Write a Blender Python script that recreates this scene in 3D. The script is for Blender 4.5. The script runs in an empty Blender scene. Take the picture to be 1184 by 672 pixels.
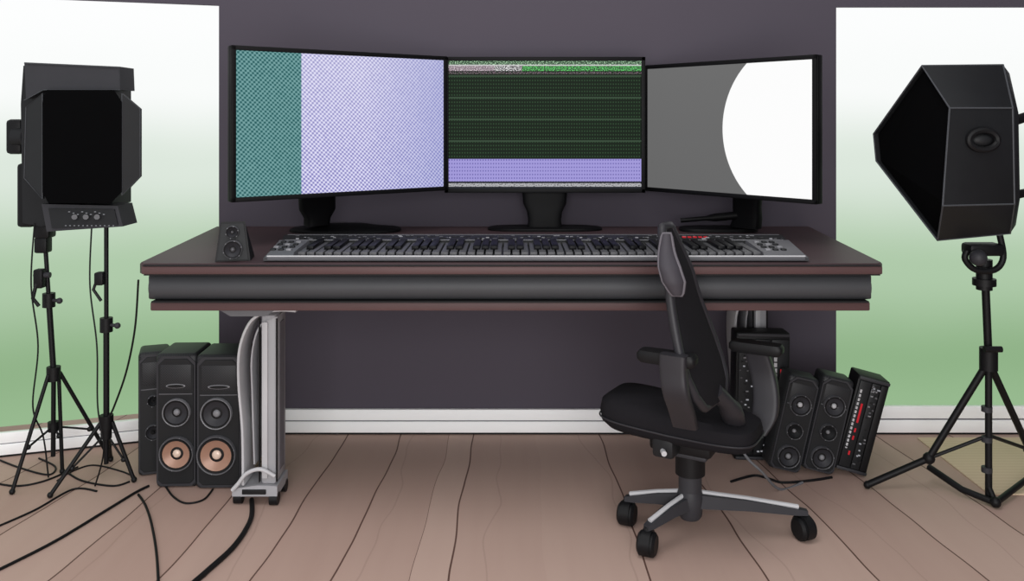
import bpy, bmesh, math, random
from mathutils import Vector, Matrix
random.seed(7)
V=Vector
sc=bpy.context.scene
sc.view_settings.view_transform='Standard'
CAMZ=1.13; F=985.0
def P(px,py,d): return V(((px-592)*d/F, d, CAMZ-(py-140)*d/F))   # photo survey -> metres at known depth
def FL(px,py,z=0.0):
    d=(CAMZ-z)*F/(py-140); return V(((px-592)*d/F,d,z))
def lin(c):
    return tuple(((x/255)/12.92 if x/255<=0.04045 else ((x/255+0.055)/1.055)**2.4) for x in c)+(1,)
# ---------------------------------------------------------------- materials
class NT:
    def __init__(s,name):
        s.m=bpy.data.materials.new(name); s.m.use_nodes=True
        s.t=s.m.node_tree; s.p=s.t.nodes['Principled BSDF']
        s.tc=s.t.nodes.new('ShaderNodeTexCoord')
    def n(s,k,**kw):
        x=s.t.nodes.new(k)
        for a,b in kw.items(): setattr(x,a,b)
        return x
    def l(s,a,b): s.t.links.new(a,b)
    def put(s,sock,v):
        if hasattr(v,'is_output'): s.l(v,sock)
        else: sock.default_value=v
    def math(s,op,a,b=0.0,c=None):
        x=s.n('ShaderNodeMath',operation=op); s.put(x.inputs[0],a); s.put(x.inputs[1],b)
        if c is not None: s.put(x.inputs[2],c)
        return x.outputs[0]
    def mix(s,f,a,b):
        x=s.n('ShaderNodeMix',data_type='RGBA'); s.put(x.inputs[0],f); s.put(x.inputs[6],a); s.put(x.inputs[7],b); return x.outputs[2]
    def sep(s,v=None):
        x=s.n('ShaderNodeSeparateXYZ'); s.l(v or s.tc.outputs['Object'],x.inputs[0]); return x.outputs
    def noise(s,scale,detail=2,vec=None,map_scale=None):
        x=s.n('ShaderNodeTexNoise'); x.inputs['Scale'].default_value=scale; x.inputs['Detail'].default_value=detail
        v=vec or s.tc.outputs['Object']
        if map_scale:
            mp=s.n('ShaderNodeMapping'); mp.inputs['Scale'].default_value=map_scale; s.l(v,mp.inputs[0]); v=mp.outputs[0]
        s.l(v,x.inputs['Vector']); return x.outputs['Fac']
    def emit(s,col,st=1.0):
        s.p.inputs['Base Color'].default_value=(0,0,0,1); s.p.inputs['Roughness'].default_value=.6
        s.p.inputs['Specular IOR Level'].default_value=.1
        s.put(s.p.inputs['Emission Color'],col); s.p.inputs['Emission Strength'].default_value=st
def M(name,c,rough=.5,metal=0,var=.10,scale=25,spec=.35,bump=0):
    t=NT(name); a=lin(c); lo=tuple(x*(1-var) for x in a[:3])+(1,); hi=tuple(min(1,x*(1+var)) for x in a[:3])+(1,)
    f=t.noise(scale,3)
    t.l(t.mix(f,lo,hi),t.p.inputs['Base Color'])
    t.p.inputs['Roughness'].default_value=rough; t.p.inputs['Metallic'].default_value=metal
    t.p.inputs['Specular IOR Level'].default_value=spec
    if bump:
        b=t.n('ShaderNodeBump'); b.inputs['Strength'].default_value=bump; t.l(f,b.inputs['Height']); t.l(b.outputs[0],t.p.inputs['Normal'])
    return t.m
def E(name,c,st=1.0):
    t=NT(name); a=lin(c); f=t.noise(60); t.emit(t.mix(f,tuple(x*.9 for x in a[:3])+(1,),a),st); return t.m
black=M('black_plastic',(17,17,19),.5,spec=.22)
black2=M('monitor_black',(9,9,11),.55,spec=.15)
deep=M('matte_black_fabric',(5,5,6),.9,spec=.05)
gray1=M('charcoal_shell',(30,31,33),.5,spec=.22)
gray2=M('dark_gray_plastic',(50,50,54),.5,spec=.25)
gray3=M('mid_gray_plastic',(86,86,90),.5)
gray4=M('key_bed_gray',(56,56,59),.5,spec=.25)
piping=M('gray_piping',(66,68,72),.5)
silver=M('brushed_silver',(184,184,187),.45,0,scale=8)
silver2=M('dark_silver',(128,128,132),.45,0,scale=8)  # darker silver tone for small trim, screws and caps
silver3=M('panel_silver',(158,158,162),.45,0,scale=8)
white=M('white_paint',(253,254,255),.5,var=.01)
groove=M('skirting_groove',(110,108,114),.7)
seamblack=M('seam_line',(14,13,15),.7)
copper=M('copper_cone',(160,124,106),.35,.1,scale=60)
copper2=M('copper_cap',(222,200,184),.3,.1)
deskred=M('dark_mahogany_laminate',(66,51,54),.5,var=.12,scale=6,spec=.2)
deskedge=M('mahogany_edge',(82,61,61),.5,var=.1,scale=8,spec=.25)
beam_m=M('gray_beam_metal',(64,65,68),.5,scale=5,spec=.25)
bracket_m=M('gray_bracket_metal',(104,104,108),.5,scale=5,spec=.25)
ledred=E('red_led',(200,40,50),.8)
ledwhite=E('white_legend',(170,170,176),.7)
chairm=M('chair_plastic',(42,41,45),.45,spec=.3)
chairf=M('chair_fabric',(28,27,30),.9,spec=.1,scale=80,bump=.1)
chairl=M('chair_gray_pad',(58,55,61),.7)
chaire=M('chair_gray_edge',(90,86,92),.6)
keyw=M('piano_key_white',(74,74,77),.5,var=.5,scale=160)
keyb=M('piano_key_black',(15,15,17),.4,spec=.12)
rubber=M('cable_rubber',(18,18,20),.6,spec=.2)
rubber2=M('gray_cable_rubber',(110,110,114),.6,spec=.2)
def grille_mat():
    t=NT('perforated_grille'); s=t.sep(); k=2*math.pi/.0075
    a=t.math('SINE',t.math('MULTIPLY',t.math('ADD',s[0],s[1]),k)); b=t.math('SINE',t.math('MULTIPLY',s[2],k))
    f=t.math('GREATER_THAN',t.math('MULTIPLY',a,b),.25)
    t.l(t.mix(f,lin((44,45,48)),lin((18,18,20))),t.p.inputs['Base Color']); t.p.inputs['Roughness'].default_value=.5
    t.p.inputs['Specular IOR Level'].default_value=.3; return t.m
grille=grille_mat()
def wall_mat():
    t=NT('plum_gray_wall_paint'); f=t.noise(1.2,4)
    t.l(t.mix(f,lin((78,73,82)),lin((83,78,87))),t.p.inputs['Base Color']); t.p.inputs['Roughness'].default_value=.9
    t.p.inputs['Specular IOR Level'].default_value=.1; return t.m
wallm=wall_mat()
def floor_mat():
    t=NT('wide_wood_planks'); s=t.sep()
    warp=t.noise(1.0,2,map_scale=(1.3,1.2,1)); x=t.math('ADD',s[0],t.math('MULTIPLY',t.math('SUBTRACT',warp,.5),.10))
    x=t.math('DIVIDE',x,t.math('ADD',1.0,t.math('MULTIPLY',t.math('SUBTRACT',2.09,s[1]),.11)))
    edges=[(-2.05,-6),(-1.78,8),(-1.52,-7),(-1.28,8),(-1.03,-7),(-.80,8),(-.585,-5),(-.40,4),(-.228,10),(-.141,-7),(.085,3),(.307,-7),(.56,8),(.80,-8),(1.05,7),(1.30,-7),(1.56,6),(1.85,-5)]
    tone=None; line=None
    for e,dv in edges:
        st=t.math('MULTIPLY',t.math('GREATER_THAN',x,e),dv*.010)
        tone=st if tone is None else t.math('ADD',tone,st)
        if e in(.085,): continue
        w=.0022 if e!=-.228 else .0007
        ln=t.math('LESS_THAN',t.math('ABSOLUTE',t.math('SUBTRACT',x,e)),w)
        line=ln if line is None else t.math('MAXIMUM',line,ln)
    g=t.noise(3.0,4,map_scale=(6,.5,1)); g3=t.noise(1.4,2)
    fac=t.math('ADD',t.math('ADD',t.math('MULTIPLY',t.math('SUBTRACT',g,.5),.35),.42),t.math('MULTIPLY',tone,3.6))
    fac=t.math('ADD',fac,t.math('MULTIPLY',t.math('SUBTRACT',g3,.5),.3))
    c=t.mix(fac,lin((170,141,130)),lin((192,166,154)))
    rg=t.math('GREATER_THAN',t.math('SINE',t.math('ADD',t.math('MULTIPLY',x,20),t.math('MULTIPLY',g3,5))),.999)
    c=t.mix(t.math('MULTIPLY',rg,.16),c,lin((110,84,76)))
    c=t.mix(line,c,lin((96,71,64)))
    t.l(c,t.p.inputs['Base Color']); t.p.inputs['Roughness'].default_value=.65; t.p.inputs['Specular IOR Level'].default_value=.15
    return t.m
def window_mat():
    t=NT('frosted_daylight_glass'); s=t.sep()
    z=t.math('ADD',t.math('DIVIDE',s[2],1.46),.5)
    n=t.noise(1.5,2); z=t.math('ADD',z,t.math('MULTIPLY',t.math('SUBTRACT',n,.5),.06))
    r=t.n('ShaderNodeValToRGB'); cr=r.color_ramp; cr.interpolation='EASE'
    pts=[(0,(150,184,142)),(.12,(144,178,136)),(.35,(174,201,169)),(.6,(220,231,220)),(.8,(249,251,250)),(1,(252,253,253))]
    cr.elements[0].position=0; cr.elements[0].color=lin(pts[0][1]); cr.elements[1].position=1; cr.elements[1].color=lin(pts[-1][1])
    for p,c in pts[1:-1]:
        e=cr.elements.new(p); e.color=lin(c)
    t.l(z,r.inputs[0]); t.emit(r.outputs[0],1.0); return t.m
def screen_left():
    t=NT('screen_teal_lavender'); s=t.sep(); k=2*math.pi/.014
    a=t.math('SINE',t.math('MULTIPLY',t.math('ADD',s[0],t.math('MULTIPLY',s[2],.15)),k)); b=t.math('SINE',t.math('MULTIPLY',s[2],k*1.05))
    f=t.math('ADD',t.math('MULTIPLY',t.math('MULTIPLY',a,b),.9),.55)
    f=t.math('ADD',f,t.math('MULTIPLY',t.math('SUBTRACT',t.noise(120,2),.5),.7))
    te=t.mix(f,lin((36,92,94)),lin((118,164,164))); la=t.mix(f,lin((116,112,186)),lin((226,224,248)))
    up=t.math('ADD',t.math('DIVIDE',s[2],.6),.45); la=t.mix(t.math('MULTIPLY',up,.35),la,lin((232,230,246)))
    la=t.mix(t.math('MULTIPLY',t.math('MAXIMUM',t.math('SUBTRACT',s[0],.05),0.0),1.5),la,lin((132,142,200)))
    c=t.mix(t.math('GREATER_THAN',s[0],-.155),te,la)
    t.emit(c,1.0); return t.m
def screen_mid():
    t=NT('screen_audio_editor'); s=t.sep(); z=s[2]; x=s[0]
    gx=t.math('GREATER_THAN',t.math('SINE',t.math('MULTIPLY',x,2*math.pi/.009)),.3)
    gz=t.math('GREATER_THAN',t.math('SINE',t.math('MULTIPLY',z,2*math.pi/.0125)),.35)
    gb=t.math('GREATER_THAN',t.math('SINE',t.math('MULTIPLY',z,2*math.pi/.075)),.975)
    c=t.mix(t.math('MULTIPLY',gx,gz),lin((17,30,18)),lin((46,74,48))); c=t.mix(gb,c,lin((54,74,56)))
    lav=t.mix(t.math('MULTIPLY',gx,gz),lin((160,152,216)),lin((104,96,168)))
    c=t.mix(t.math('LESS_THAN',z,-.118),c,lav)
    lw=t.math('LESS_THAN',z,-.196); c=t.mix(lw,c,lin((34,36,42)))
    nx=t.math('GREATER_THAN',t.noise(1,3,map_scale=(260,1,260)),.56)
    tick=t.mix(nx,lin((176,176,180)),lin((70,70,74)))
    c=t.mix(t.math('LESS_THAN',t.math('ABSOLUTE',t.math('ADD',z,.208)),.006),c,tick)
    n2=t.math('GREATER_THAN',t.noise(1,3,map_scale=(260,1,300)),.52)
    bar=t.mix(n2,lin((48,62,50)),lin((104,214,112)))
    bar2=t.mix(n2,lin((112,94,106)),lin((206,194,200))); bar=t.mix(t.math('LESS_THAN',x,-.08),bar,bar2)
    bar=t.mix(t.math('LESS_THAN',t.math('ABSOLUTE',t.math('ADD',x,.13)),.045),bar,t.mix(n2,lin((70,66,70)),lin((232,232,232))))
    c=t.mix(t.math('GREATER_THAN',z,.186),c,bar)
    c=t.mix(t.math('LESS_THAN',t.math('ABSOLUTE',t.math('SUBTRACT',z,.1795)),.004),c,t.mix(n2,c,lin((120,100,112))))
    c=t.mix(t.math('GREATER_THAN',z,.207),c,t.mix(nx,lin((60,84,64)),lin((180,220,180))))
    c=t.mix(t.math('LESS_THAN',t.math('ABSOLUTE',t.math('SUBTRACT',z,.206)),.002),c,lin((200,200,200)))
    t.emit(c,1.0); return t.m
def screen_right():
    t=NT('screen_white_circle'); s=t.sep()
    dx=t.math('SUBTRACT',s[0],.282); d=t.math('SQRT',t.math('ADD',t.math('MULTIPLY',dx,dx),t.math('MULTIPLY',s[2],s[2])))
    g=t.mix(t.math('ADD',t.math('MULTIPLY',s[2],.9),.5),lin((98,98,98)),lin((112,112,112)))
    c=t.mix(t.math('LESS_THAN',d,.283),g,lin((252,252,252))); t.emit(c,1.0); return t.m
def rug_mat():
    t=NT('woven_straw'); s=t.sep()
    f=t.math('ADD',t.math('MULTIPLY',t.math('SINE',t.math('MULTIPLY',s[1],2*math.pi/.022)),.5),.5)
    t.l(t.mix(f,lin((204,182,154)),lin((210,190,162))),t.p.inputs['Base Color']); t.p.inputs['Roughness'].default_value=.9; return t.m
# ---------------------------------------------------------------- geometry
class G:
    def __init__(s,mat): s.bm=bmesh.new(); s.mats=[mat]; s.cur=0; s.ly=s.bm.faces.layers.int.new('done')
    def m(s,mat):
        if mat not in s.mats: s.mats.append(mat)
        s.cur=s.mats.index(mat); return s
    def _f(s):
        ly=s.ly
        for f in s.bm.faces:
            if f[ly]==0: f.material_index=s.cur; f[ly]=1; f.smooth=True
        return s
    def box(s,c,size,rz=0,bev=0,rot=None,seg=2):
        R=rot.to_4x4() if rot is not None else Matrix.Rotation(rz,4,'Z')
        r=bmesh.ops.create_cube(s.bm,size=1,matrix=Matrix.Translation(V(c))@R@Matrix.Diagonal(V(tuple(size)+(1,))))
        if bev:
            ed=list({e for v in r['verts'] for e in v.link_edges}); bmesh.ops.bevel(s.bm,geom=ed,offset=bev,segments=seg,affect='EDGES',profile=.5)
        return s._f()
    def loft(s,rings,cap=True,closed=False):
        vs=[[s.bm.verts.new(p) for p in r] for r in rings]; n=len(vs[0])
        rr=range(len(vs)) if closed else range(len(vs)-1)
        for i in rr:
            a=vs[i]; b=vs[(i+1)%len(vs)]
            for j in range(n): s.bm.faces.new((a[j],a[(j+1)%n],b[(j+1)%n],b[j]))
        if cap and not closed:
            s.bm.faces.new(list(reversed(vs[0]))); s.bm.faces.new(vs[-1])
        return s._f()
    def prism(s,pts,vec):
        vec=V(vec); return s.loft([[V(p) for p in pts],[V(p)+vec for p in pts]])
    def cyl(s,p0,p1,r0,r1=None,seg=20):
        p0=V(p0);p1=V(p1); r1=r0 if r1 is None else r1
        return s.lathe(p0,p1-p0,[(r0,0),(r1,(p1-p0).length)],seg)
    def lathe(s,c,axis,prof,seg=24,cap=True):
        c=V(c); a=V(axis).normalized(); u=a.orthogonal().normalized(); w=a.cross(u)
        rings=[[c+a*h+(u*math.cos(2*math.pi*k/seg)+w*math.sin(2*math.pi*k/seg))*max(r,1e-4) for k in range(seg)] for r,h in prof]
        return s.loft(rings,cap)
    def tube(s,pts,r,seg=10,smooth=0,closed=False,flat=1.0):
        pts=[V(p) for p in pts]
        if smooth: pts=cr(pts,smooth,closed)
        n=len(pts); rings=[]; pu=None
        for i,p in enumerate(pts):
            if closed: t=(pts[(i+1)%n]-pts[i-1]).normalized()
            else: t=(pts[min(i+1,n-1)]-pts[max(i-1,0)]).normalized()
            if pu is None: u=t.orthogonal().normalized()
            else:
                u=pu-t*pu.dot(t); u.normalize()
            pu=u; w=t.cross(u); rad=r[i*(len(r)-1)//max(1,n-1)] if isinstance(r,(list,tuple)) else r
            rings.append([p+(u*math.cos(2*math.pi*k/seg)+w*math.sin(2*math.pi*k/seg)*flat)*rad for k in range(seg)])
        return s.loft(rings,True,closed)
    def band(s,pts,th,hy,smooth=6):
        """flat strip bent along pts (in the xz plane), thickness th, half depth hy"""
        pts=cr([V(p) for p in pts],smooth); n=len(pts); rings=[]
        for i,p in enumerate(pts):
            t=(pts[min(i+1,n-1)]-pts[max(i-1,0)]).normalized(); q=V((-t.z,0,t.x))*(th/2); y=V((0,hy,0)); y2=V((0,hy*.92,0)); q2=q*.6
            rings.append([p+q-y2,p+q+y2,p+q2+y,p-q2+y,p-q+y2,p-q-y2,p-q2-y,p+q2-y])
        return s.loft(rings)
    def ball(s,c,r,seg=20,rot=None):
        r=(r,r,r) if not isinstance(r,(tuple,list)) else r
        R=rot.to_4x4() if rot is not None else Matrix.Identity(4)
        bmesh.ops.create_uvsphere(s.bm,u_segments=seg,v_segments=seg//2,radius=1,matrix=Matrix.Translation(V(c))@R@Matrix.Diagonal(V(tuple(r)+(1,)))); return s._f()
def cr(pts,k,closed=False):
    out=[]; n=len(pts)
    for i in range(n if closed else n-1):
        if closed: p0,p1,p2,p3=pts[i-1],pts[i],pts[(i+1)%n],pts[(i+2)%n]
        else: p0,p1,p2,p3=pts[max(i-1,0)],pts[i],pts[i+1],pts[min(i+2,n-1)]
        for j in range(k):
            t=j/k; out.append(.5*((2*p1)+(p2-p0)*t+(2*p0-5*p1+4*p2-p3)*t*t+(3*p1-p0-3*p2+p3)*t**3))
    if not closed: out.append(pts[-1])
    return out
ORG={}
def link(o): bpy.context.collection.objects.link(o)
def props(o,label,cat,group=None,kind=None):
    if label:o['label']=label
    if cat:o['category']=cat
    if group:o['group']=group
    if kind:o['kind']=kind
def thing(name,label,cat,loc=(0,0,0),rz=0,local=True,group=None,rot=None):
    o=bpy.data.objects.new(name,None); o.empty_display_size=.05; o.location=V(loc)
    o.rotation_euler=rot if rot else (0,0,rz); link(o); props(o,label,cat,group)
    ORG[o]=V((0,0,0)) if local else V(loc); return o
def add(name,g,parent=None,label=None,cat=None,kind=None,group=None,frame=None,base=False):
    bm=g.bm; bm.faces.layers.int.remove(g.ly); bmesh.ops.recalc_face_normals(bm,faces=bm.faces)
    for e in bm.edges:
        if len(e.link_faces)==2 and e.calc_face_angle(0)>math.radians(38): e.smooth=False
    if frame: c=V(frame[0])
    else:
        xs=[v.co for v in bm.verts]; mn=V([min(v[i] for v in xs) for i in range(3)]); mx=V([max(v[i] for v in xs) for i in range(3)])
        c=(mn+mx)/2
        if base: c.z=mn.z
        bmesh.ops.translate(bm,verts=bm.verts,vec=-c)
    me=bpy.data.meshes.new(name); bm.to_mesh(me); bm.free()
    for m in g.mats: me.materials.append(m)
    o=bpy.data.objects.new(name,me); link(o)
    ORG[o]=c
    if parent: o.parent=parent; o.location=c-ORG[parent]
    else: o.location=c
    if frame: o.rotation_euler=(0,0,frame[1])
    props(o,label,cat,group,kind); return o
# ---------------------------------------------------------------- room
WY=3.09
g=G(floor_mat()); g.box((0,0,0),(4.8,4.9,.04)); add('floor',g,kind='structure',label='wide pinkish brown wooden plank floor',frame=((0,1.0,-.02),0))
g=G(wallm)
g.box(((-1.063+1.176)/2,WY+.05,1.25),(2.239,.1,2.5)); g.box(((1.176+2.3)/2,WY+.05,2.022),(1.124,.1,.956))
add('wall_back',g,kind='structure',label='plum gray painted wall')
A=V((-1.063,WY,0)); B_=V((-2.35,WY-.4107,0)); dr=(B_-A); L=dr.length; ang=math.atan2(-dr.y,-dr.x); mid=(A+B_)/2; nb=V((-math.sin(ang),math.cos(ang),0))
g=G(wallm); g.box(mid+nb*.05+V((0,0,2.025)),(L,.1,.95),rz=ang); add('wall_left',g,kind='structure',label='plum gray wall strip above the window')
g=G(wallm); g.box((2.33,.9,1.25),(.06,4.5,2.5)); add('wall_right',g,kind='structure',label='plum gray side wall')
wm=window_mat()
g=G(wm); g.box((0,0,0),(L,.02,1.46)); add('window_1',g,kind='structure',label='tall frosted window glowing white to green',frame=(mid+nb*.03+V((0,0,.82)),ang))
g=G(wm); g.box((0,0,0),(1.13,.02,1.46)); add('window_2',g,kind='structure',label='tall frosted window glowing white to green',frame=((1.176+.56,WY+.03,.82),0))
def bboard(g,p0,p1,h):
    p0=V(p0);p1=V(p1); d=p1-p0; a=math.atan2(d.y,d.x); c=(p0+p1)/2; l=d.length; n=V((math.sin(a),-math.cos(a),0))
    g.m(seamblack).box(c+n*.006+V((0,0,.0035)),(l,.020,.007),rz=a)
    g.m(white).box(c+n*.010+V((0,0,.007+h*.23)),(l,.022,h*.45),rz=a,bev=.002)
    g.m(groove).box(c+n*.008+V((0,0,h*.535)),(l,.016,.004),rz=a)
    g.m(white).box(c+n*.008+V((0,0,h*.79)),(l,.018,h*.45),rz=a,bev=.003)
g=G(white); bboard(g,(-1.063,WY-.003,0),(1.176,WY-.003,0),.088); add('baseboard_back',g,kind='structure',label='white two-tier baseboard')
g=G(white); bboard(g,B_-nb*.003,A-nb*.003,.080); add('baseboard_left',g,kind='structure',label='white two-tier baseboard')
g=G(white); bboard(g,(1.18,WY-.003,0),(2.3,WY-.003,0),.10); add('baseboard_right',g,kind='structure',label='white two-tier baseboard')
g=G(rug_mat()); g.box((1.87,2.80,.0025),(.86,.46,.005),bev=.002); add('straw_mat',g,label='pale woven straw mat lying on plank floor',cat='rug',base=True)
# ---------------------------------------------------------------- desk
desk=thing('studio_desk','wide dark mahogany desk with gray front beam and silver legs','desk',(0,2.6,0),local=False)
g=G(deskred)
fl,fr,bl,br=-1.0,.995,-1.065,1.07; y0,y1=2.27,3.07
poly=[(fl+.015,y0),(fr-.015,y0),(fr,y0+.02),(br,y1),(bl,y1),(fl,y0+.02)]
g.loft([[V((x,y,.722)) for x,y in poly],[V((x,y,.746)) for x,y in poly],[V((x*.998,y+(.004 if y<2.5 else 0),.75)) for x,y in poly]])
g.m(deskedge).box((0,y0-.002,.733),(1.97,.012,.022),bev=.004)
g.m(seamblack).box((0,y0+.003,.7205),(1.96,.012,.004))
g.box((0,y0-.004,.7455),(1.96,.010,.003))
add('desktop',g,desk,label='dark mahogany trapezoid worktop')
g=G(beam_m); prof=[]
for k in range(13):
    a=-math.pi/2+math.pi*k/12; prof.append((2.325-math.cos(a)*.035,.680+math.sin(a)*.036))
prof+= [(2.40,.716),(2.40,.644)]
g.prism([(-.978,y,z) for y,z in prof],(1.945,0,0))
g.m(seamblack).box((-.005,2.30,.7175),(1.93,.03,.005)); g.box((-.005,2.305,.643),(1.93,.03,.004))
g.m(gray2)
for x in(-.979,.968): g.box((x,2.35,.68),(.012,.09,.066),bev=.005)
add('front_beam',g,desk,label='rounded gray metal beam')
g=G(deskedge); g.box((-.005,2.68,.629),(1.945,.76,.024),bev=.004); add('lower_shelf',g,desk,label='thin mahogany lower shelf')
def leg(dx,dy):
    O=V((dx,dy,0)); lg=G(bracket_m); z=.617
    lg.prism([V(p)+O for p in((-.865,2.42,z),(-.640,2.42,z),(-.665,2.42,.598),(-.70,2.42,.575),(-.80,2.42,.575),(-.835,2.42,.595))],(0,.22,0))
    bracket=add('leg',lg,desk,label='gray bracket leg with silver panel and castors')
    t=G(silver)
    Q=lambda *a:[V((x,2.555,z))+O for x,z in a]
    t.band(Q((-.635,.572),(-.68,.574),(-.73,.566),(-.772,.535),(-.800,.46),(-.803,.36),(-.792,.22),(-.790,.06)),.010,.055)
    t.m(silver3).band(Q((-.690,.552),(-.725,.542),(-.752,.505),(-.766,.43),(-.764,.32),(-.758,.12)),.007,.050)
    add('leg_bracket',t,bracket,label='curved silver bracket sheet')
    t=G(silver3); t.box(V((-.716,2.56,.31))+O,(.046,.11,.50),bev=.010); t.m(silver).box(V((-.726,2.503,.31))+O,(.018,.008,.46),bev=.003)
    t.m(groove).box(V((-.6925,2.56,.31))+O,(.003,.05,.44))
    t.m(seamblack).box(V((-.7415,2.503,.31))+O,(.0025,.012,.48)); t.box(V((-.692,2.507,.31))+O,(.003,.008,.48))
    add('leg_panel',t,bracket,label='flat silver upright panel')
    t=G(silver3)
    t.prism([V(p)+O for p in((-.820,2.495,.030),(-.688,2.495,.030),(-.688,2.495,.060),(-.745,2.495,.062),(-.80,2.495,.055),(-.820,2.495,.044))],(0,.12,0))
    t.m(silver).tube([V(p)+O for p in((-.818,2.49,.05),(-.800,2.49,.070),(-.775,2.49,.10),(-.735,2.49,.112),(-.695,2.495,.09))],.006,10,smooth=5)
    t.m(seamblack).box(V((-.755,2.493,.044))+O,(.070,.006,.014),bev=.002)
    add('leg_foot',t,bracket,label='cast silver foot')
    for (cx,cy) in((-.700,2.51),(-.700,2.60),(-.808,2.52),(-.808,2.60)):
        c=V((cx,cy,.019))+O; t=G(black); t.cyl(c-V((.012,0,0)),c+V((.012,0,0)),.019,seg=20); t.m(gray2).box(c+V((0,0,.013)),(.012,.014,.02),bev=.002)
        add('castor',t,bracket)
leg(0,0); leg(1.575,.44)
# ---------------------------------------------------------------- monitors
def bezel(g,w,h,t=.014,dep=.028):
    g.m(black2).box((0,dep/2+.002,0),(w,dep,h),bev=.003)
    for s_ in(-1,1):
        g.box((s_*(w/2-t/2),-.002,0),(t,.012,h),bev=.002)
        g.box((0,-.002,s_*(h/2-t/2)),(w,.012,t),bev=.002)
    g.m(gray1).box((0,dep+.010,0),(w*.7,.02,h*.6),bev=.008)
def monitor(label,c,ang,w,h,scr,base_c):
    t=thing('computer_monitor',label,'monitor',base_c,local=False)
    g=G(black2); bezel(g,w,h); add('housing',g,t,frame=(c,ang))
    g=G(scr); g.box((0,-.002,0),(w-.024,.004,h-.024)); 
    o=add('screen',g,t,frame=(c,ang)); o['label']='lit display panel'
    return t
pl=(V((-.822,2.49,0))+V((-.226,2.93,0)))/2; al=math.atan2(.44,.596)
pr_=(V((.475,3.035,0))+V((.907,2.53,0)))/2; ar=math.atan2(-.505,.432)
pl.z=1.122; pr_.z=1.105; pc=V((.114,2.95,1.117))
mc=monitor('wide black monitor showing dark green audio editor grid',pc,0,.694,.470,screen_mid(),(.10,2.98,.75))
ml=monitor('wide black monitor with teal and lavender dotted screen',pl,al,.741,.460,screen_left(),(-.58,2.88,.75))
mr=monitor('wide black monitor with gray screen and white circle',pr_,ar,.665,.446,screen_right(),(.78,2.87,.75))
def rbase(g,c,rx,ry,h,dome=0):
    pts=lambda s,z:[V((c[0]+math.copysign(abs(math.cos(a))**.7,math.cos(a))*rx*s,c[1]+math.copysign(abs(math.sin(a))**.7,math.sin(a))*ry*s,z)) for a in [2*math.pi*k/40 for k in range(40)]]
    r=[pts(1,c[2]),pts(1,c[2]+h*.6),pts(.96,c[2]+h)]
    if dome: r+=[pts(.6,c[2]+h+dome*.45),pts(.35,c[2]+h+dome)]
    g.loft(r)
def oq(c,hw,hd,z,dv,e=.5):
    c=V((c[0],c[1],z)); n=V((-dv.y,dv.x,0))
    return [c+dv*hw*math.copysign(abs(math.cos(a))**e,math.cos(a))+n*hd*math.copysign(abs(math.sin(a))**e,math.sin(a)) for a in [2*math.pi*k/24 for k in range(24)]]
X1=V((1,0,0)); dl=V((math.cos(al),math.sin(al),0)); dd=V((math.cos(ar),math.sin(ar),0))
g=G(black2); rbase(g,(.115,2.985,.7515),.200,.070,.008); add('stand_base',g,mc)
g=G(black2); g.loft([oq((.115,3.0),.060,.024,.7595,X1),oq((.115,3.0),.058,.022,.785,X1),oq((.115,3.0),.062,.02,.81,X1),oq((.115,3.0),.076,.018,.84,X1),oq((.115,3.0),.080,.018,.90,X1),oq((.115,3.0),.080,.012,1.0,X1)])
add('stand_neck',g,mc)
g=G(black2); rbase(g,(-.575,2.945,.7515),.19,.085,.010,.014); add('stand_base',g,ml)  # low hump gives shape to the dark shadow around this base
g=G(black2)
g.loft([oq((-.665,2.90),.04,.03,.776,dl),oq((-.663,2.90),.042,.03,.80,dl),oq((-.660,2.89),.060,.03,.83,dl),oq((-.655,2.86),.062,.028,.88,dl),oq((-.645,2.80),.06,.02,.94,dl),oq((-.645,2.79),.05,.015,1.0,dl)]); add('stand_neck',g,ml)
g=G(black2); rbase(g,(.715,2.955,.7515),.135,.065,.010); g.tube([(.585,2.955,.785),(.70,2.94,.797),(.80,2.92,.81)],[.008,.014,.03],12,smooth=4); add('stand_base',g,mr)
g=G(black2)
g.loft([oq((.80,2.92),.055,.026,.765,dd),oq((.805,2.91),.05,.024,.80,dd),oq((.80,2.90),.05,.022,.84,dd),oq((.795,2.87),.055,.02,.90,dd),oq((.785,2.85),.05,.015,1.0,dd)]); add('stand_neck',g,mr)
# ---------------------------------------------------------------- keyboard
kb=thing('digital_piano','long dark gray electronic keyboard with silver end panels','keyboard',(.065,2.45,.7505))
g=G(gray4)
g.loft([[V((-.735,-.155,.002)),V((.735,-.155,.002)),V((.772,.165,.002)),V((-.772,.165,.002))],[V((-.735,-.155,.012)),V((.735,-.155,.012)),V((.772,.165,.014)),V((-.772,.165,.014))]])
g.m(gray3).box((0,-.152,.009),(1.45,.012,.012),bev=.003)
g.m(silver).box((0,-.155,.0155),(1.45,.005,.003))  # thin pale strip, a highlight painted along the front edge
g.m(gray1).loft([[V((-.75,.045,.012)),V((.75,.045,.012)),V((.768,.16,.012)),V((-.768,.16,.012))],[V((-.74,.05,.030)),V((.74,.05,.030)),V((.762,.155,.032)),V((-.762,.155,.032))]])
g.m(silver2).box((0,.048,.0305),(1.46,.003,.002))  # pale strip as painted highlight on the panel edge
g.m(gray3).box((0,.152,.032),(1.50,.006,.003),bev=.001)
g.m(ledred)
for i in range(5): g.box((.45+i*.016,.10,.032),(.010,.014,.003))
for i in range(90):
    g.m(random.choice([ledwhite,silver2,gray3,gray3,gray2])).box((-.72+i*.0163+random.uniform(-.006,.006),.070+random.choice((0,.022,.044,.062)),.0315),(random.uniform(.005,.013),.005,.003))
g.m(seamblack)
for i in range(40): g.box((-.69+i*.035,.10+random.choice((-.02,.012)),.0315),(.022,.014,.0025))
add('keyboard_case',g,kb)
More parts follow.
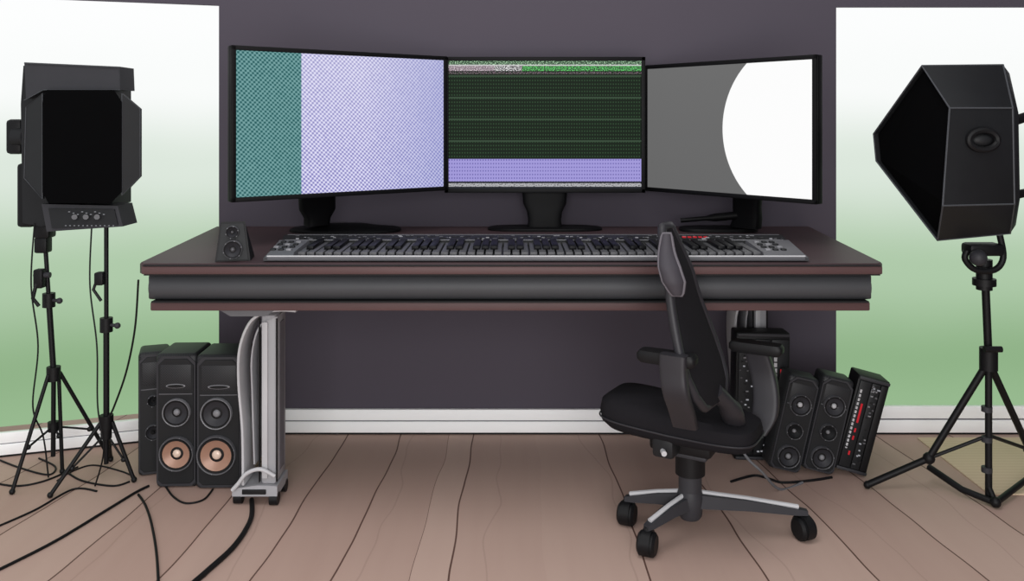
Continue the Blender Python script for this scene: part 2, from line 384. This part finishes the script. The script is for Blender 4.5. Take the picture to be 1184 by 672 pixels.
for s_ in(-1,1):
    g=G(gray3); w0=.655 if s_<0 else .615
    g.loft([[V((s_*w0,-.152,.012)),V((s_*.733,-.152,.012)),V((s_*.752,.045,.012)),V((s_*w0,.045,.012))],[V((s_*(w0+.004),-.13,.022)),V((s_*.726,-.13,.022)),V((s_*.745,.044,.031)),V((s_*(w0+.004),.044,.031))]])
    for i in range(3):
        for j in range(4): g.m(gray1 if (i+j)%3 else silver2).box((s_*(w0+.025+i*.022),-.10+j*.036,.024+j*.0018),(.014,.016,.008),bev=.002)
    add('control_panel',g,kb,label='gray end panel with buttons')
x0=-.648; pitch=(.612+.648)/52
g=G(keyw); g.box((0,0,0),(pitch*.80,.185,.012),bev=.0015); kw0=add('white_key',g,kb); kw0.location=(x0+pitch*.5,-.048,.018)
for i in range(1,52):
    o=kw0.copy(); o.location=(x0+pitch*(i+.5),-.048,.018); link(o); o.parent=kb
g=G(keyb); g.box((0,0,0),(pitch*.80,.140,.012),bev=.002); kb0=None
for i in range(51):
    if (i+5)%7 in(2,6): continue
    if kb0 is None: kb0=o=add('black_key',g,kb)
    else:
        o=kb0.copy(); link(o); o.parent=kb
    o.location=(x0+pitch*(i+1),-.0255,.0285)
# ---------------------------------------------------------------- speakers
def driver(name,parent,x,z,r,y,cone,cap,ring=gray3):
    g=G(ring); c=V((x,y,z)); ax=V((0,-1,0))
    g.lathe(c,ax,[(r,-.002),(r,.010),(r*.97,.014),(r*.92,.013),(r*.89,.008)],32,cap=False)
    g.m(seamblack).lathe(c,ax,[(r*.91,.010),(r*.87,.0155),(r*.81,.0150),(r*.76,.010)],32,cap=False)
    g.m(cone).lathe(c,ax,[(r*.78,.012),(r*.50,.004),(r*.30,.001)],32,cap=False)
    g.m(seamblack).lathe(c,ax,[(r*.40,.0012),(r*.34,.003),(r*.26,.003),(.0005,.003)],24,cap=False)
    g.m(cap).ball(c+ax*.003,(r*.24,.007,r*.24),16)
    g.m(silver2)
    for k in range(6):
        a=k*math.pi/3+.3; g.ball(c+V((math.cos(a)*r*.95,-.0135,math.sin(a)*r*.95)),.0018,6)
    return add(name,g,parent)
def speaker(label,loc,rz,w,d,h,drv,cabm=None,rot=None,group=None,ports=()):
    t=thing('studio_speaker',label,'speaker',loc,rz,group=group,rot=rot)
    g=G(cabm or grille); g.box((0,0,h/2),(w,d,h),bev=.012,seg=3)
    fw=w*.47; y=-d/2-.001
    pts=lambda s,hh,yy:[V((-fw*s,yy,h*.5-h*hh+.012)),V((-fw*s+.012,yy,h*.5-h*hh)),V((fw*s-.012,yy,h*.5-h*hh)),V((fw*s,yy,h*.5-h*hh+.012)),V((fw*s,yy,h*.5+h*hh-.02)),V((fw*s-.02,yy,h*.5+h*hh)),V((-fw*s+.02,yy,h*.5+h*hh)),V((-fw*s,yy,h*.5+h*hh-.02))]
    g.m(gray2).loft([pts(1,.485,y+.004),pts(1,.485,y-.002)]); g.m(gray1).loft([pts(.93,.47,y-.001),pts(.90,.462,y-.004)])
    g.m(gray3).box((0,-d/2-.004,h*.705),(w*.80,.006,.003))
    g.m(grille).box((0,-d/2-.003,h*.83),(w*.74,.006,h*.19),bev=.002)
    for p in ports: g.m(silver2).ball((p[0],-d/2-.006,p[1]),(p[2],.003,p[3]),16); g.m(seamblack).ball((p[0],-d/2-.008,p[1]),(p[2]*.85,.003,p[3]*.7),16)
    add('cabinet',g,t)
    for nm,x,z,r,co,ca in drv: driver(nm,t,x,z,r,-d/2-.004,co,ca,silver2 if (nm=='tweeter' and r>.035) else gray3)
    return t
def big(x,r): return [('woofer',x,.108,r,copper,copper2),('tweeter',x,.235,r*.8,gray2,silver2)]
gp='black speakers beside the desk leg'
speaker('tall black speaker with copper woofer facing forward',(-1.037,2.70,0),math.radians(2),.126,.15,.412,big(0.004,.053),group=gp,ports=[(0,.315,.030,.007)])
speaker('tall black speaker with copper woofer beside the desk leg',(-.901,2.69,0),math.radians(2),.142,.15,.412,big(-.006,.060),group=gp,ports=[(0,.315,.034,.007)])
speaker('black speaker turned sideways with one small driver',(-1.163,2.77,0),math.radians(20),.090,.11,.392,[('tweeter',0,.14,.024,gray2,black),('tweeter',0,.24,.018,gray1,black)],group=gp)
gp2='small black speakers leaning behind the desk'
sd=[('woofer',0,.052,.036,gray2,silver2),('woofer',0,.135,.026,gray1,silver2),('tweeter',0,.220,.034,gray2,silver)]
T=math.radians(13)
speaker('slim black three driver speaker leaning sideways',(.868,2.765,0.012),0,.102,.09,.308,sd,rot=(0,T,0),group=gp2)
speaker('slim black three driver speaker leaning sideways',(.974,2.755,0.012),0,.102,.09,.308,sd,rot=(0,T,math.radians(-3)),group=gp2)
s=thing('desktop_speaker','small black two-driver speaker on the desk','speaker',(-.762,2.335,.7505),math.radians(12))
g=G(black)
g.loft([[V((-.046,-.03,0)),V((.046,-.03,0)),V((.05,.05,0)),V((-.05,.05,0))],[V((-.034,-.008,.105)),V((.030,-.008,.105)),V((.026,.035,.098)),V((-.03,.035,.098))]])
g.m(gray1).prism([(-.040,-.0325,.004),(.040,-.0325,.004),(.026,-.0125,.10),(-.030,-.0125,.10)],(0,.004,0)); add('cabinet',g,s)
driver('woofer',s,0,.032,.025,-.028,gray2,gray3); driver('tweeter',s,-.002,.078,.017,-.018,gray2,gray3)
# ---------------------------------------------------------------- racks
def rack(label,loc,w,d,h,rot,mods):
    rnd=random.Random(int(h*1000)); t=thing('equipment_rack',label,'audio rack',loc,rot=rot)
    g=G(black); g.box((0,0,h/2),(w,d,h),bev=.006); g.m(gray2)
    g.box((0,-d/2-.003,h-.008),(w*.96,.008,.010),bev=.002); g.box((0,-d/2-.003,.008),(w*.96,.008,.010),bev=.002)
    add('rack_case',g,t)
    x=-w/2+.005
    for fr_,st in mods:
        ww=(w-.01)*fr_; cx_=x+ww/2; x+=ww
        g=G(gray1 if st!='dark' else black); g.box((cx_,-d/2-.004,h/2),(ww*.92,.008,h*.90),bev=.002); yy=-d/2-.009
        if st=='dots':
            for i in range(int(h*110)):
                zz=rnd.uniform(.07,.93) if i%3 else rnd.uniform(.80,.93)
                g.m(rnd.choice([ledwhite,silver2,gray3,seamblack])).box((cx_+rnd.uniform(-.38,.38)*ww,yy,zz*h),(rnd.uniform(.004,.010),.003,.004))
        if st=='meter':
            g.m(silver).box((cx_-ww*.25,yy,h*.55),(ww*.16,.003,h*.62)); g.m(ledred).box((cx_+ww*.1,yy,h*.62),(ww*.14,.003,h*.20)); g.m(seamblack)
            for i in range(14): g.box((cx_-ww*.25,yy-.001,h*(.26+i*.043)),(ww*.18,.003,.004))
            g.m(ledred)
            for zz in(.44,.36,.2): g.box((cx_+ww*.1,yy,h*zz),(ww*.12,.003,h*.04))
        add('rack_module',g,t)
    return t
rack('tall black equipment rack with small white and red lights',(.830,2.875,0),.180,.075,.425,(0,math.radians(1),0),[(.32,'dots'),(.32,'dots'),(.36,'meter')])
rack('narrow black equipment rack with red lights, leaning',(1.078,2.75,.014),.100,.09,.310,(0,T*1.1,math.radians(-5)),[(.42,'meter'),(.32,'dots'),(.26,'dark')])
# ---------------------------------------------------------------- left studio light
D=2.65
def L3(px,py,dy=0): return P(px,py,D+dy)
sl=thing('studio_light','boxy black studio light on a thin tripod stand','studio light',(-1.455,2.70,0),local=False)
g=G(gray1)
front=[(27,76),(128,78),(130,105),(130,238),(48,262),(26,258),(24,120)]
g.prism([L3(x,y) for x,y in front],(0,.13,0))
g.m(gray2).prism([L3(28,72,-.03),L3(138,77,-.03),L3(139,104,-.04),L3(50,104,-.04),L3(30,114,-.03)],(0,.10,0))
g.m(piping).tube([L3(28,73,-.034),L3(138,78,-.034),L3(139,104,-.044),L3(50,104,-.044),L3(28,116,-.03)],.0015,6)
g.m(black).box(L3(36,225,.05),(.05,.08,.20),bev=.01)
add('light_body',g,sl,label='dark gray ribbed lamp housing')
ringp=[(54,104),(132,104),(141,118),(141,222),(128,235),(56,235),(49,222),(49,118)]
g=G(black); R0=[L3(x,y,-.01) for x,y in ringp]; R1=[L3(x,y,-.075) for x,y in ringp]
R2=[L3(95+(x-95)*.95,170+(y-170)*.97,-.075) for x,y in ringp]; R3=[L3(95+(x-95)*.90,170+(y-170)*.93,-.05) for x,y in ringp]
g.m(deep).loft([R0,R1,R2],cap=False); g.m(deep).loft([R2,R3]); add('light_hood',g,sl,label='matte black square front hood')
for pts in ([(141,108),(162,126),(162,204),(141,226)],[(49,108),(30,124),(28,206),(49,230)]):
    g=G(gray1); z=[-.072,-.045,-.045,-.072]
    a=[L3(x,y,zz) for (x,y),zz in zip(pts,z)]; g.prism(a,(0,.012,0)); g.m(piping).tube(a,.0015,6,closed=True)
    add('barn_door_flap',g,sl,label='dark gray side flap')
g=G(black); g.box(L3(22,158,.05),(.05,.07,.11),bev=.012); g.m(gray1).cyl(L3(17,158,.03),L3(30,158,.03),.030,seg=20); add('side_knob',g,sl,label='small black side hinge knob')
g=G(gray2)
g.prism([L3(48,236,-.05),L3(136,238,-.05),L3(142,262,-.06),L3(54,268,-.06)],(0,.10,0))
g.m(gray1).prism([L3(56,241,-.056),L3(132,242,-.056),L3(136,260,-.064),L3(60,264,-.064)],(0,.01,0))
g.m(gray3)
for i,xx in enumerate((86,99,112)): g.cyl(L3(xx,251,-.06),L3(xx,251,-.072),.008,seg=14)
g.m(ledwhite)
for i in range(9): g.box(L3(80+i*5,245+(i%3)*1.5,-.063),(.005,.002,.002))
for i in range(12): g.box(L3(76+i*5,261,-.066),(.004,.002,.002))
add('control_box',g,sl,label='gray control box with knobs')
def stand(parent,base,hub,top,feet,r=.009):
    base=V(base);hub=V(hub);top=V(top)
    g=G(black); g.tube([V((base.x,base.y,.06)),hub],r*.8,12); g.tube([hub,(hub+top)/2],r,12); g.tube([(hub+top)/2,top],r*.75,12)
    m=hub.lerp(top,.5)
    for c,rr in((hub,r*2.3),(m,r*2.1)): g.cyl(c-V((0,0,.022)),c+V((0,0,.022)),rr,seg=16)
    g.m(gray2).cyl(m,m+V((.035,-.01,0)),r*.6,seg=10); g.ball(m+V((.04,-.012,0)),r*1.1,10)
    g.m(black).cyl((base.x,base.y,.14),(base.x,base.y,.17),r*1.8,seg=14)
    add('pole',g,parent)
    for f in feet:
        f=V(f); g=G(black); d=V((f.x-hub.x,f.y-hub.y,0)).normalized()
        g.tube([hub+d*.018,f+V((0,0,.008))],r*.68,10); g.ball(f+V((0,0,.009)),.009,10)
        j=hub.lerp(f,.62); g.tube([V((base.x,base.y,.155)),j],r*.38,8); g.ball(j,r*.95,8)
        add('tripod_leg',g,parent)
stand(sl,(-1.465,2.72,0),P(62,432,2.70),P(51,262,2.70),[FL(14,572),FL(72,548),FL(128,534)])
g=G(black); c=P(46,322,2.68); g.box(c,(.03,.03,.06),bev=.006); g.m(gray2).cyl(P(40,318,2.68),P(58,318,2.68),.009); g.m(black).tube([P(42,328,2.67),P(38,345,2.66),P(45,354,2.66)],.006,8); add('clamp',g,sl,label='black clamp on the pole')
g=G(black); g.box(P(52,264,2.70),(.05,.05,.06),bev=.008); g.box(P(50,283,2.70),(.04,.04,.05),bev=.006); add('mount',g,sl)
ls=thing('light_stand','thin black tripod stand with hanging cables','tripod stand',(-1.267,2.66,0),local=False)
stand(ls,(-1.267,2.66,0),P(123,488,2.66),V((-1.262,2.65,.800)),[FL(58,576),FL(155,558),FL(128,533)])
g=G(black); g.box(P(116,322,2.64),(.028,.03,.04),bev=.005); g.tube([P(114,318,2.64),P(108,335,2.64),P(117,348,2.64)],.005,8); add('clamp',g,ls)
# ---------------------------------------------------------------- right softbox
sb=thing('softbox_light','black hexagonal softbox on a heavy tripod stand','studio light',(1.40,2.52,0),local=False)
ap=[P(1066,76,2.42),P(1098,125,2.28),P(1090,238,2.28),P(1084,278,2.40),P(1013,186,2.66),P(1010,155,2.66)]
bk=[P(1160,75,2.46),P(1171,125,2.30),P(1173,236,2.30),P(1168,270,2.44),P(1150,200,2.72),P(1150,140,2.72)]
cc=sum(bk,V())/6; bk2=[cc+(p+V((.02,0,0))-cc)*.9 for p in bk]
g=G(gray1); g.loft([ap,bk,bk2],cap=False); g.bm.faces.new([v for v in list(g.bm.verts)[-6:]]); g._f()
g.m(piping); g.tube(ap,.0025,6,closed=True); g.tube(bk,.0025,6,closed=True)
for i in(0,1,2,3): g.tube([ap[i],bk[i]],.0024,6)
add('softbox_shell',g,sb,label='charcoal fabric shell with piping')
ca=sum(ap,V())/6; inn=[ca+(p-ca)*.97+V((.012,0,0)) for p in ap]
g=G(deep); g.loft([inn,[p+V((.01,0,0)) for p in inn]]); add('softbox_front',g,sb,label='matte black front opening')
g=G(gray1); c=P(1138,162,2.275); pts=[c+V((math.cos(a)*.038,.004,math.sin(a)*.026)) for a in [2*math.pi*k/28 for k in range(28)]]
g.m(black).tube(pts,.009,8,closed=True); g.m(gray1).ball(c+V((0,.012,0)),(.028,.012,.017),18); add('oval_grip',g,sb,label='oval black grip')
g=G(black); g.tube([P(1172,140,2.40),P(1190,134,2.42),P(1200,134,2.45)],.014,10); g.tube([P(1172,226,2.40),P(1190,222,2.42)],.012,10)
g.tube([P(1196,100,2.45),P(1200,160,2.45),P(1196,240,2.45)],.012,10); add('rear_yoke',g,sb)
g=G(black)
g.box(P(1136,288,2.47),(.10,.06,.035),bev=.01); g.tube([P(1118,290,2.46),P(1116,300,2.46),P(1128,312,2.46),P(1150,312,2.46),P(1160,298,2.46),P(1156,272,2.46)],.009,10,smooth=5)
g.m(gray2).ball(P(1131,298,2.43),.024,16); g.m(black).cyl(P(1138,300,2.5),P(1138,335,2.5),.022,seg=18); g.cyl(P(1138,322,2.5),P(1138,330,2.5),.032,seg=18)
add('swivel_mount',g,sb,label='black swivel mount')
g=G(black); hub=P(1143,414,2.52)
g.tube([P(1139,320,2.51),hub],.011,14); g.tube([hub,V((1.41,2.52,.02))],.010,12)
g.cyl(hub-V((0,0,.035)),hub+V((0,0,.03)),.025,seg=18); g.cyl(P(1138,404,2.49),P(1158,404,2.49),.009); g.m(gray2)
for yy in(470,505,540): g.cyl(P(1141,yy,2.52),P(1141,yy+6,2.52),.015,seg=14)
add('pole',g,sb)
for kn,ft in(((1074,530,2.58),(1003,566)),((1100,560,2.5),(1151,588)),((1190,520,2.66),(1215,552))):
    f=FL(*ft); g=G(black)
    if kn[0]==1100:
        g.tube([FL(1074,540,.05),FL(1112,566,.025),f+V((0,0,.016))],.010,10); g.tube([f+V((0,0,.016)),FL(1200,545,.035)],.009,10); g.ball(f+V((0,0,.018)),.016,10); g.tube([V((1.41,2.52,.05)),f+V((0,0,.018))],.008,8)
    else:
        k=P(*kn); g.tube([hub+V((0,0,-.01)),k,f+V((0,0,.014))],.0105,10); g.ball(k,.018,12); g.ball(f+V((0,0,.014)),.012,10)
        g.tube([V((1.41,2.52,.20)),k],.0055,8)
    add('tripod_leg',g,sb)
# ---------------------------------------------------------------- chair
ch=thing('office_chair','dark gray swivel office chair with slim curved backrest','chair',(.483,2.31,0),local=False)
f2=V((-.87,.49,0)).normalized(); l2=V((.49,.87,0)).normalized()
hub=V((.483,2.31,0))
cast=[V((.788,2.30,0)),V((.322,2.385,0)),V((.352,2.215,0)),V((.492,2.44,0))]
g=G(gray2); g.lathe((hub.x,hub.y,.055),(0,0,1),[(.026,0),(.032,.01),(.036,.06),(.028,.085)],24)
bs=add('star_base',g,ch,label='star-shaped metal base hub')
for c in cast:
    d=V((c.x-hub.x,c.y-hub.y,0)); n=d.normalized(); s_=V((-n.y,n.x,0)); Lg=d.length
    rg=[]
    for t,w,z,hh in((0,.024,.125,.036),(.5,.019,.108,.026),(.92,.014,.086,.016),(1.03,.010,.080,.012)):
        p=hub+n*Lg*t; rg.append([p+s_*w+V((0,0,z-hh)),p-s_*w+V((0,0,z-hh)),p-s_*w*.8+V((0,0,z)),p+s_*w*.8+V((0,0,z))])
    g=G(gray2); g.loft(rg); g.m(silver)
    g.tube([hub+n*Lg*.1+V((0,0,.124)),hub+n*Lg*.5+V((0,0,.109)),hub+n*Lg*.95+V((0,0,.088))],.0066,8); add('base_arm',g,bs,label='silver-edged base arm')
    g=G(black); ax=V((.92,.38,0)) if c.x>.6 else V((.9,-.4,0))
    for q in(-1,1): g.lathe(c+ax*(q*.004)+V((0,0,.031)),ax*q,[(.0,0),(.031,.0),(.031,.014),(.024,.02)],22)
    g.m(gray1).cyl(c+V((0,0,.03)),c+V((0,0,.075)),.009); g.m(black).lathe(c+ax*(-.012)+V((0,0,.034)),ax,[(.034,0),(.034,.024)],20)
    add('caster',g,bs)
g=G(black); g.cyl((hub.x,hub.y,.10),(hub.x,hub.y,.25),.026,seg=24); g.m(gray2).cyl((hub.x,hub.y,.13),(hub.x,hub.y,.175),.031,seg=24); g.m(black).cyl((hub.x,hub.y,.175),(hub.x,hub.y,.235),.040,seg=24); add('gas_column',g,ch)
g=G(black); rz=math.atan2(f2.y,f2.x)
g.box((hub.x-.01,hub.y,.270),(.17,.13,.05),rz=rz,bev=.012); g.m(gray2).box((hub.x-.012,hub.y-.005,.242),(.14,.10,.014),rz=rz,bev=.005)
g.m(gray1).box(V((hub.x-.075,hub.y-.06,.278)),(.06,.07,.06),rz=rz,bev=.012); g.m(silver).cyl(V((hub.x-.09,hub.y-.11,.270)),V((hub.x-.09,hub.y-.09,.270)),.007)
add('tilt_mechanism',g,ch)
sc_=V((.452,2.295,0))
def sring(a,b,z,off=0,n=48,e=.5):
    r=[]; k2=(z-.288)/.08
    for k in range(n):
        t=2*math.pi*k/n; u=math.copysign(abs(math.cos(t))**e,math.cos(t)); v=math.copysign(abs(math.sin(t))**e,math.sin(t))
        r.append(sc_+f2*(u*a+off)+l2*(v*b)+V((0,0,z+max(0,u)*(.006+.012*k2)-.012*max(0,-u)*k2)))
    return r
g=G(chairf); g.loft([sring(.14,.07,.284,-.01),sring(.195,.090,.290,-.005),sring(.208,.102,.305,0),sring(.212,.106,.330,0),sring(.207,.102,.352,0),sring(.185,.088,.366,0),sring(.10,.05,.371,0),sring(.04,.02,.371,0)])
g.m(chairm).tube(sring(.213,.107,.316,0),.0025,6,closed=True); add('seat',g,ch,label='dark padded seat cushion')
D2=2.10; lb=V((.56,.83,0)).normalized(); fb=V((-.83,.56,0)).normalized()
prof=[(770,262,.022,.013),(776,285,.046,.020),(785,315,.066,.024),(791,345,.080,.026),(798,372,.094,.027),(806,400,.106,.029),(814,425,.110,.029),(821,446,.098,.027),(825,464,.06,.022)]
cs=[P(a,b,D2) for a,b,_,_ in prof]; hw=[p[2] for p in prof]; th=[p[3] for p in prof]
C=cr(cs,4); nn=len(C)
def itp(a,i):
    x=i/4; j=min(int(x),len(a)-2); return a[j]+(a[j+1]-a[j])*(x-j)
def bring(i,kw=1,kt=1):
    r=[]
    for k in range(20):
        t=2*math.pi*k/20; u=math.copysign(abs(math.cos(t))**.7,math.cos(t)); v=math.copysign(abs(math.sin(t))**.7,math.sin(t))
        r.append(C[i]+lb*(u*itp(hw,i)*kw)+fb*(v*itp(th,i)*kt))
    return r
g=G(chairf); g.loft([bring(i,.94,.6) for i in range(nn)]); br_=add('backrest',g,ch,label='slim curved dark backrest')
g=G(chairm)
loop=[C[i]-lb*itp(hw,i) for i in range(nn)]+[C[i]+lb*itp(hw,i) for i in range(nn-1,-1,-1)]
g.tube(loop,.0115,10,closed=True); add('back_frame',g,br_,label='dark gray backrest frame')
g=G(chairl)
hc=[P(771,270,2.02),P(771,290,2.015),P(774,308,2.00),P(779,325,1.995),P(783,341,1.99)]; hr=[.010,.018,.025,.026,.012]
H=cr(hc,4); rr=[]
for i,p in enumerate(H):
    w=itp(hr,i) if i<len(H)-1 else hr[-1]
    rr.append([p+l2*(math.cos(t)*w*1.2)+f2*(math.sin(t)*w) for t in [2*math.pi*k/20 for k in range(20)]])
g.loft(rr)
lp=[]; vd=V((.19,.98,0)).normalized(); sd_=V((.98,-.19,0))
for sgn,rng in((-1,range(len(H))),(1,range(len(H)-1,-1,-1))):
    for i in rng:
        w=itp(hr,i) if i<len(H)-1 else hr[-1]; lp.append(H[i]+sd_*(sgn*w*.95)-vd*w*.35)
g.m(chaire).tube(lp,.0040,8,closed=True); add('headrest',g,ch,label='gray looped headrest pad with lighter edge')
g=G(chairm); g.tube([P(826,452,2.11),P(844,472,2.15),P(846,492,2.22),P(815,500,2.28)],[.020,.025,.027,.026],14,smooth=5,flat=1.2); add('back_support',g,ch)
def arm(c,z,pts,sz):
    g=G(black); rings=[]
    for zz,s_ in((z-.016,.9),(z-.008,1),(z+.005,1),(z+.012,.92)):
        rings.append([V((c[0],c[1],zz))+f2*(math.copysign(abs(math.cos(t))**.35,math.cos(t))*.072*s_)+l2*(math.copysign(abs(math.sin(t))**.35,math.sin(t))*.024*s_) for t in [2*math.pi*k/28 for k in range(28)]])
    g.loft(rings); a=add('armrest',g,ch,label='black armrest with sturdy post')
    g=G(chairm); C_=cr([V(p) for p in pts],5); rings=[]
    for i,p in enumerate(C_):
        k=i/(len(C_)-1); s_=sz[0]+(sz[1]-sz[0])*k
        rings.append([p+f2*(math.copysign(abs(math.cos(t))**.35,math.cos(t))*s_*1.15)+l2*(math.copysign(abs(math.sin(t))**.35,math.sin(t))*s_*.6) for t in [2*math.pi*q/24 for q in range(24)]])
    g.loft(rings); add('armrest_post',g,a)
arm((.370,2.03),.568,[P(779,410,2.0),P(779,430,2.0),P(782,455,2.0),P(788,475,2.03),P(793,494,2.08)],(.028,.026))
arm((.665,2.32),.515,[P(874,404,2.32),P(882,430,2.32),P(886,455,2.31),P(884,480,2.30),P(872,500,2.29)],(.028,.030))
# ---------------------------------------------------------------- cables
def cable(pts,r,label='thin black cable running across the floor',sm=10,m=None):
    g=G(m or rubber); g.tube([V(p) for p in pts],r,8,smooth=sm); add('cable',g,label=label,cat='cable',base=True)
fz=lambda pts,r:[FL(x,y,r) for x,y in pts]
cable(fz([(-20,668),(60,628),(120,592),(156,570),(172,562)],.004),.004)
cable(fz([(160,572),(168,584),(175,605),(181,640),(184,690)],.0035),.0035)
cable(fz([(291,578),(290,600),(272,630),(240,660),(205,690)],.007),.007,'thick black cable curling from the desk leg')
cable(fz([(-10,528),(20,540),(55,549),(64,540),(45,530)],.003),.003)
cable(fz([(76,545),(95,556),(130,562),(150,557)],.003),.003)
cable(fz([(-10,558),(20,562),(52,556),(90,540)],.003),.003)
cable(fz([(66,556),(84,545),(108,538),(140,545),(156,552)],.0025),.0025)
cable(fz([(-10,612),(40,590),(84,566),(112,568)],.003),.003)
cable(fz([(190,560),(200,574),(215,582),(235,578),(246,566)],.003),.003,'short black cable by the speakers')
cable(fz([(845,557),(872,550),(890,554),(905,558),(935,556),(962,552)],.004),.004,'black cable trailing from the leaning speakers')
cable([P(856,518,2.6),P(866,532,2.58),P(880,545,2.56),FL(902,566,.004),FL(928,558,.004)],.004,'pale gray cable looping down behind the chair',m=rubber2)
cable([P(160,324,2.42),P(156,380,2.5),P(146,430,2.55),P(132,470,2.62),P(126,482,2.63)],.003,'thin black cable hanging from the desk to the stand')
cable([P(40,258,2.63),P(36,330,2.63),P(44,400,2.64),P(38,470,2.66),P(50,505,2.68),FL(56,552,.003)],.0025,'thin black cable hanging along the stand')
cable([P(106,262,2.63),P(104,330,2.63),P(112,400,2.6),P(113,470,2.6),P(120,520,2.6),FL(110,562,.003)],.0025,'thin black cable hanging along the stand')
# ---------------------------------------------------------------- light & camera
w=bpy.data.worlds.new('World'); sc.world=w; w.use_nodes=True
w.node_tree.nodes['Background'].inputs[0].default_value=(.97,.98,1,1); w.node_tree.nodes['Background'].inputs[1].default_value=.74
def area(name,loc,tgt,size,en,col=(1,1,1)):
    l=bpy.data.lights.new(name,'AREA'); l.energy=en; l.size=size; l.color=col
    o=bpy.data.objects.new(name,l); o.location=loc; o.rotation_euler=(V(tgt)-V(loc)).to_track_quat('-Z','Y').to_euler(); link(o)
area('added_overhead_light',(-.2,1.2,3.2),(0,2.6,.4),1.6,30,(1,.98,.96))  # unseen area light added above and in front for soft shadows
area('room_fill_light',(0,-1.0,.80),(0,3.0,.30),2.2,88,(1,.99,.98))
cam=bpy.data.cameras.new('Camera'); co=bpy.data.objects.new('Camera',cam); link(co)
co.location=(0,0,CAMZ); co.rotation_euler=(math.radians(90),0,0)
cam.sensor_width=36; cam.lens=F/1184*36; cam.shift_y=-(336-140)/1184; cam.clip_start=.05
sc.camera=co
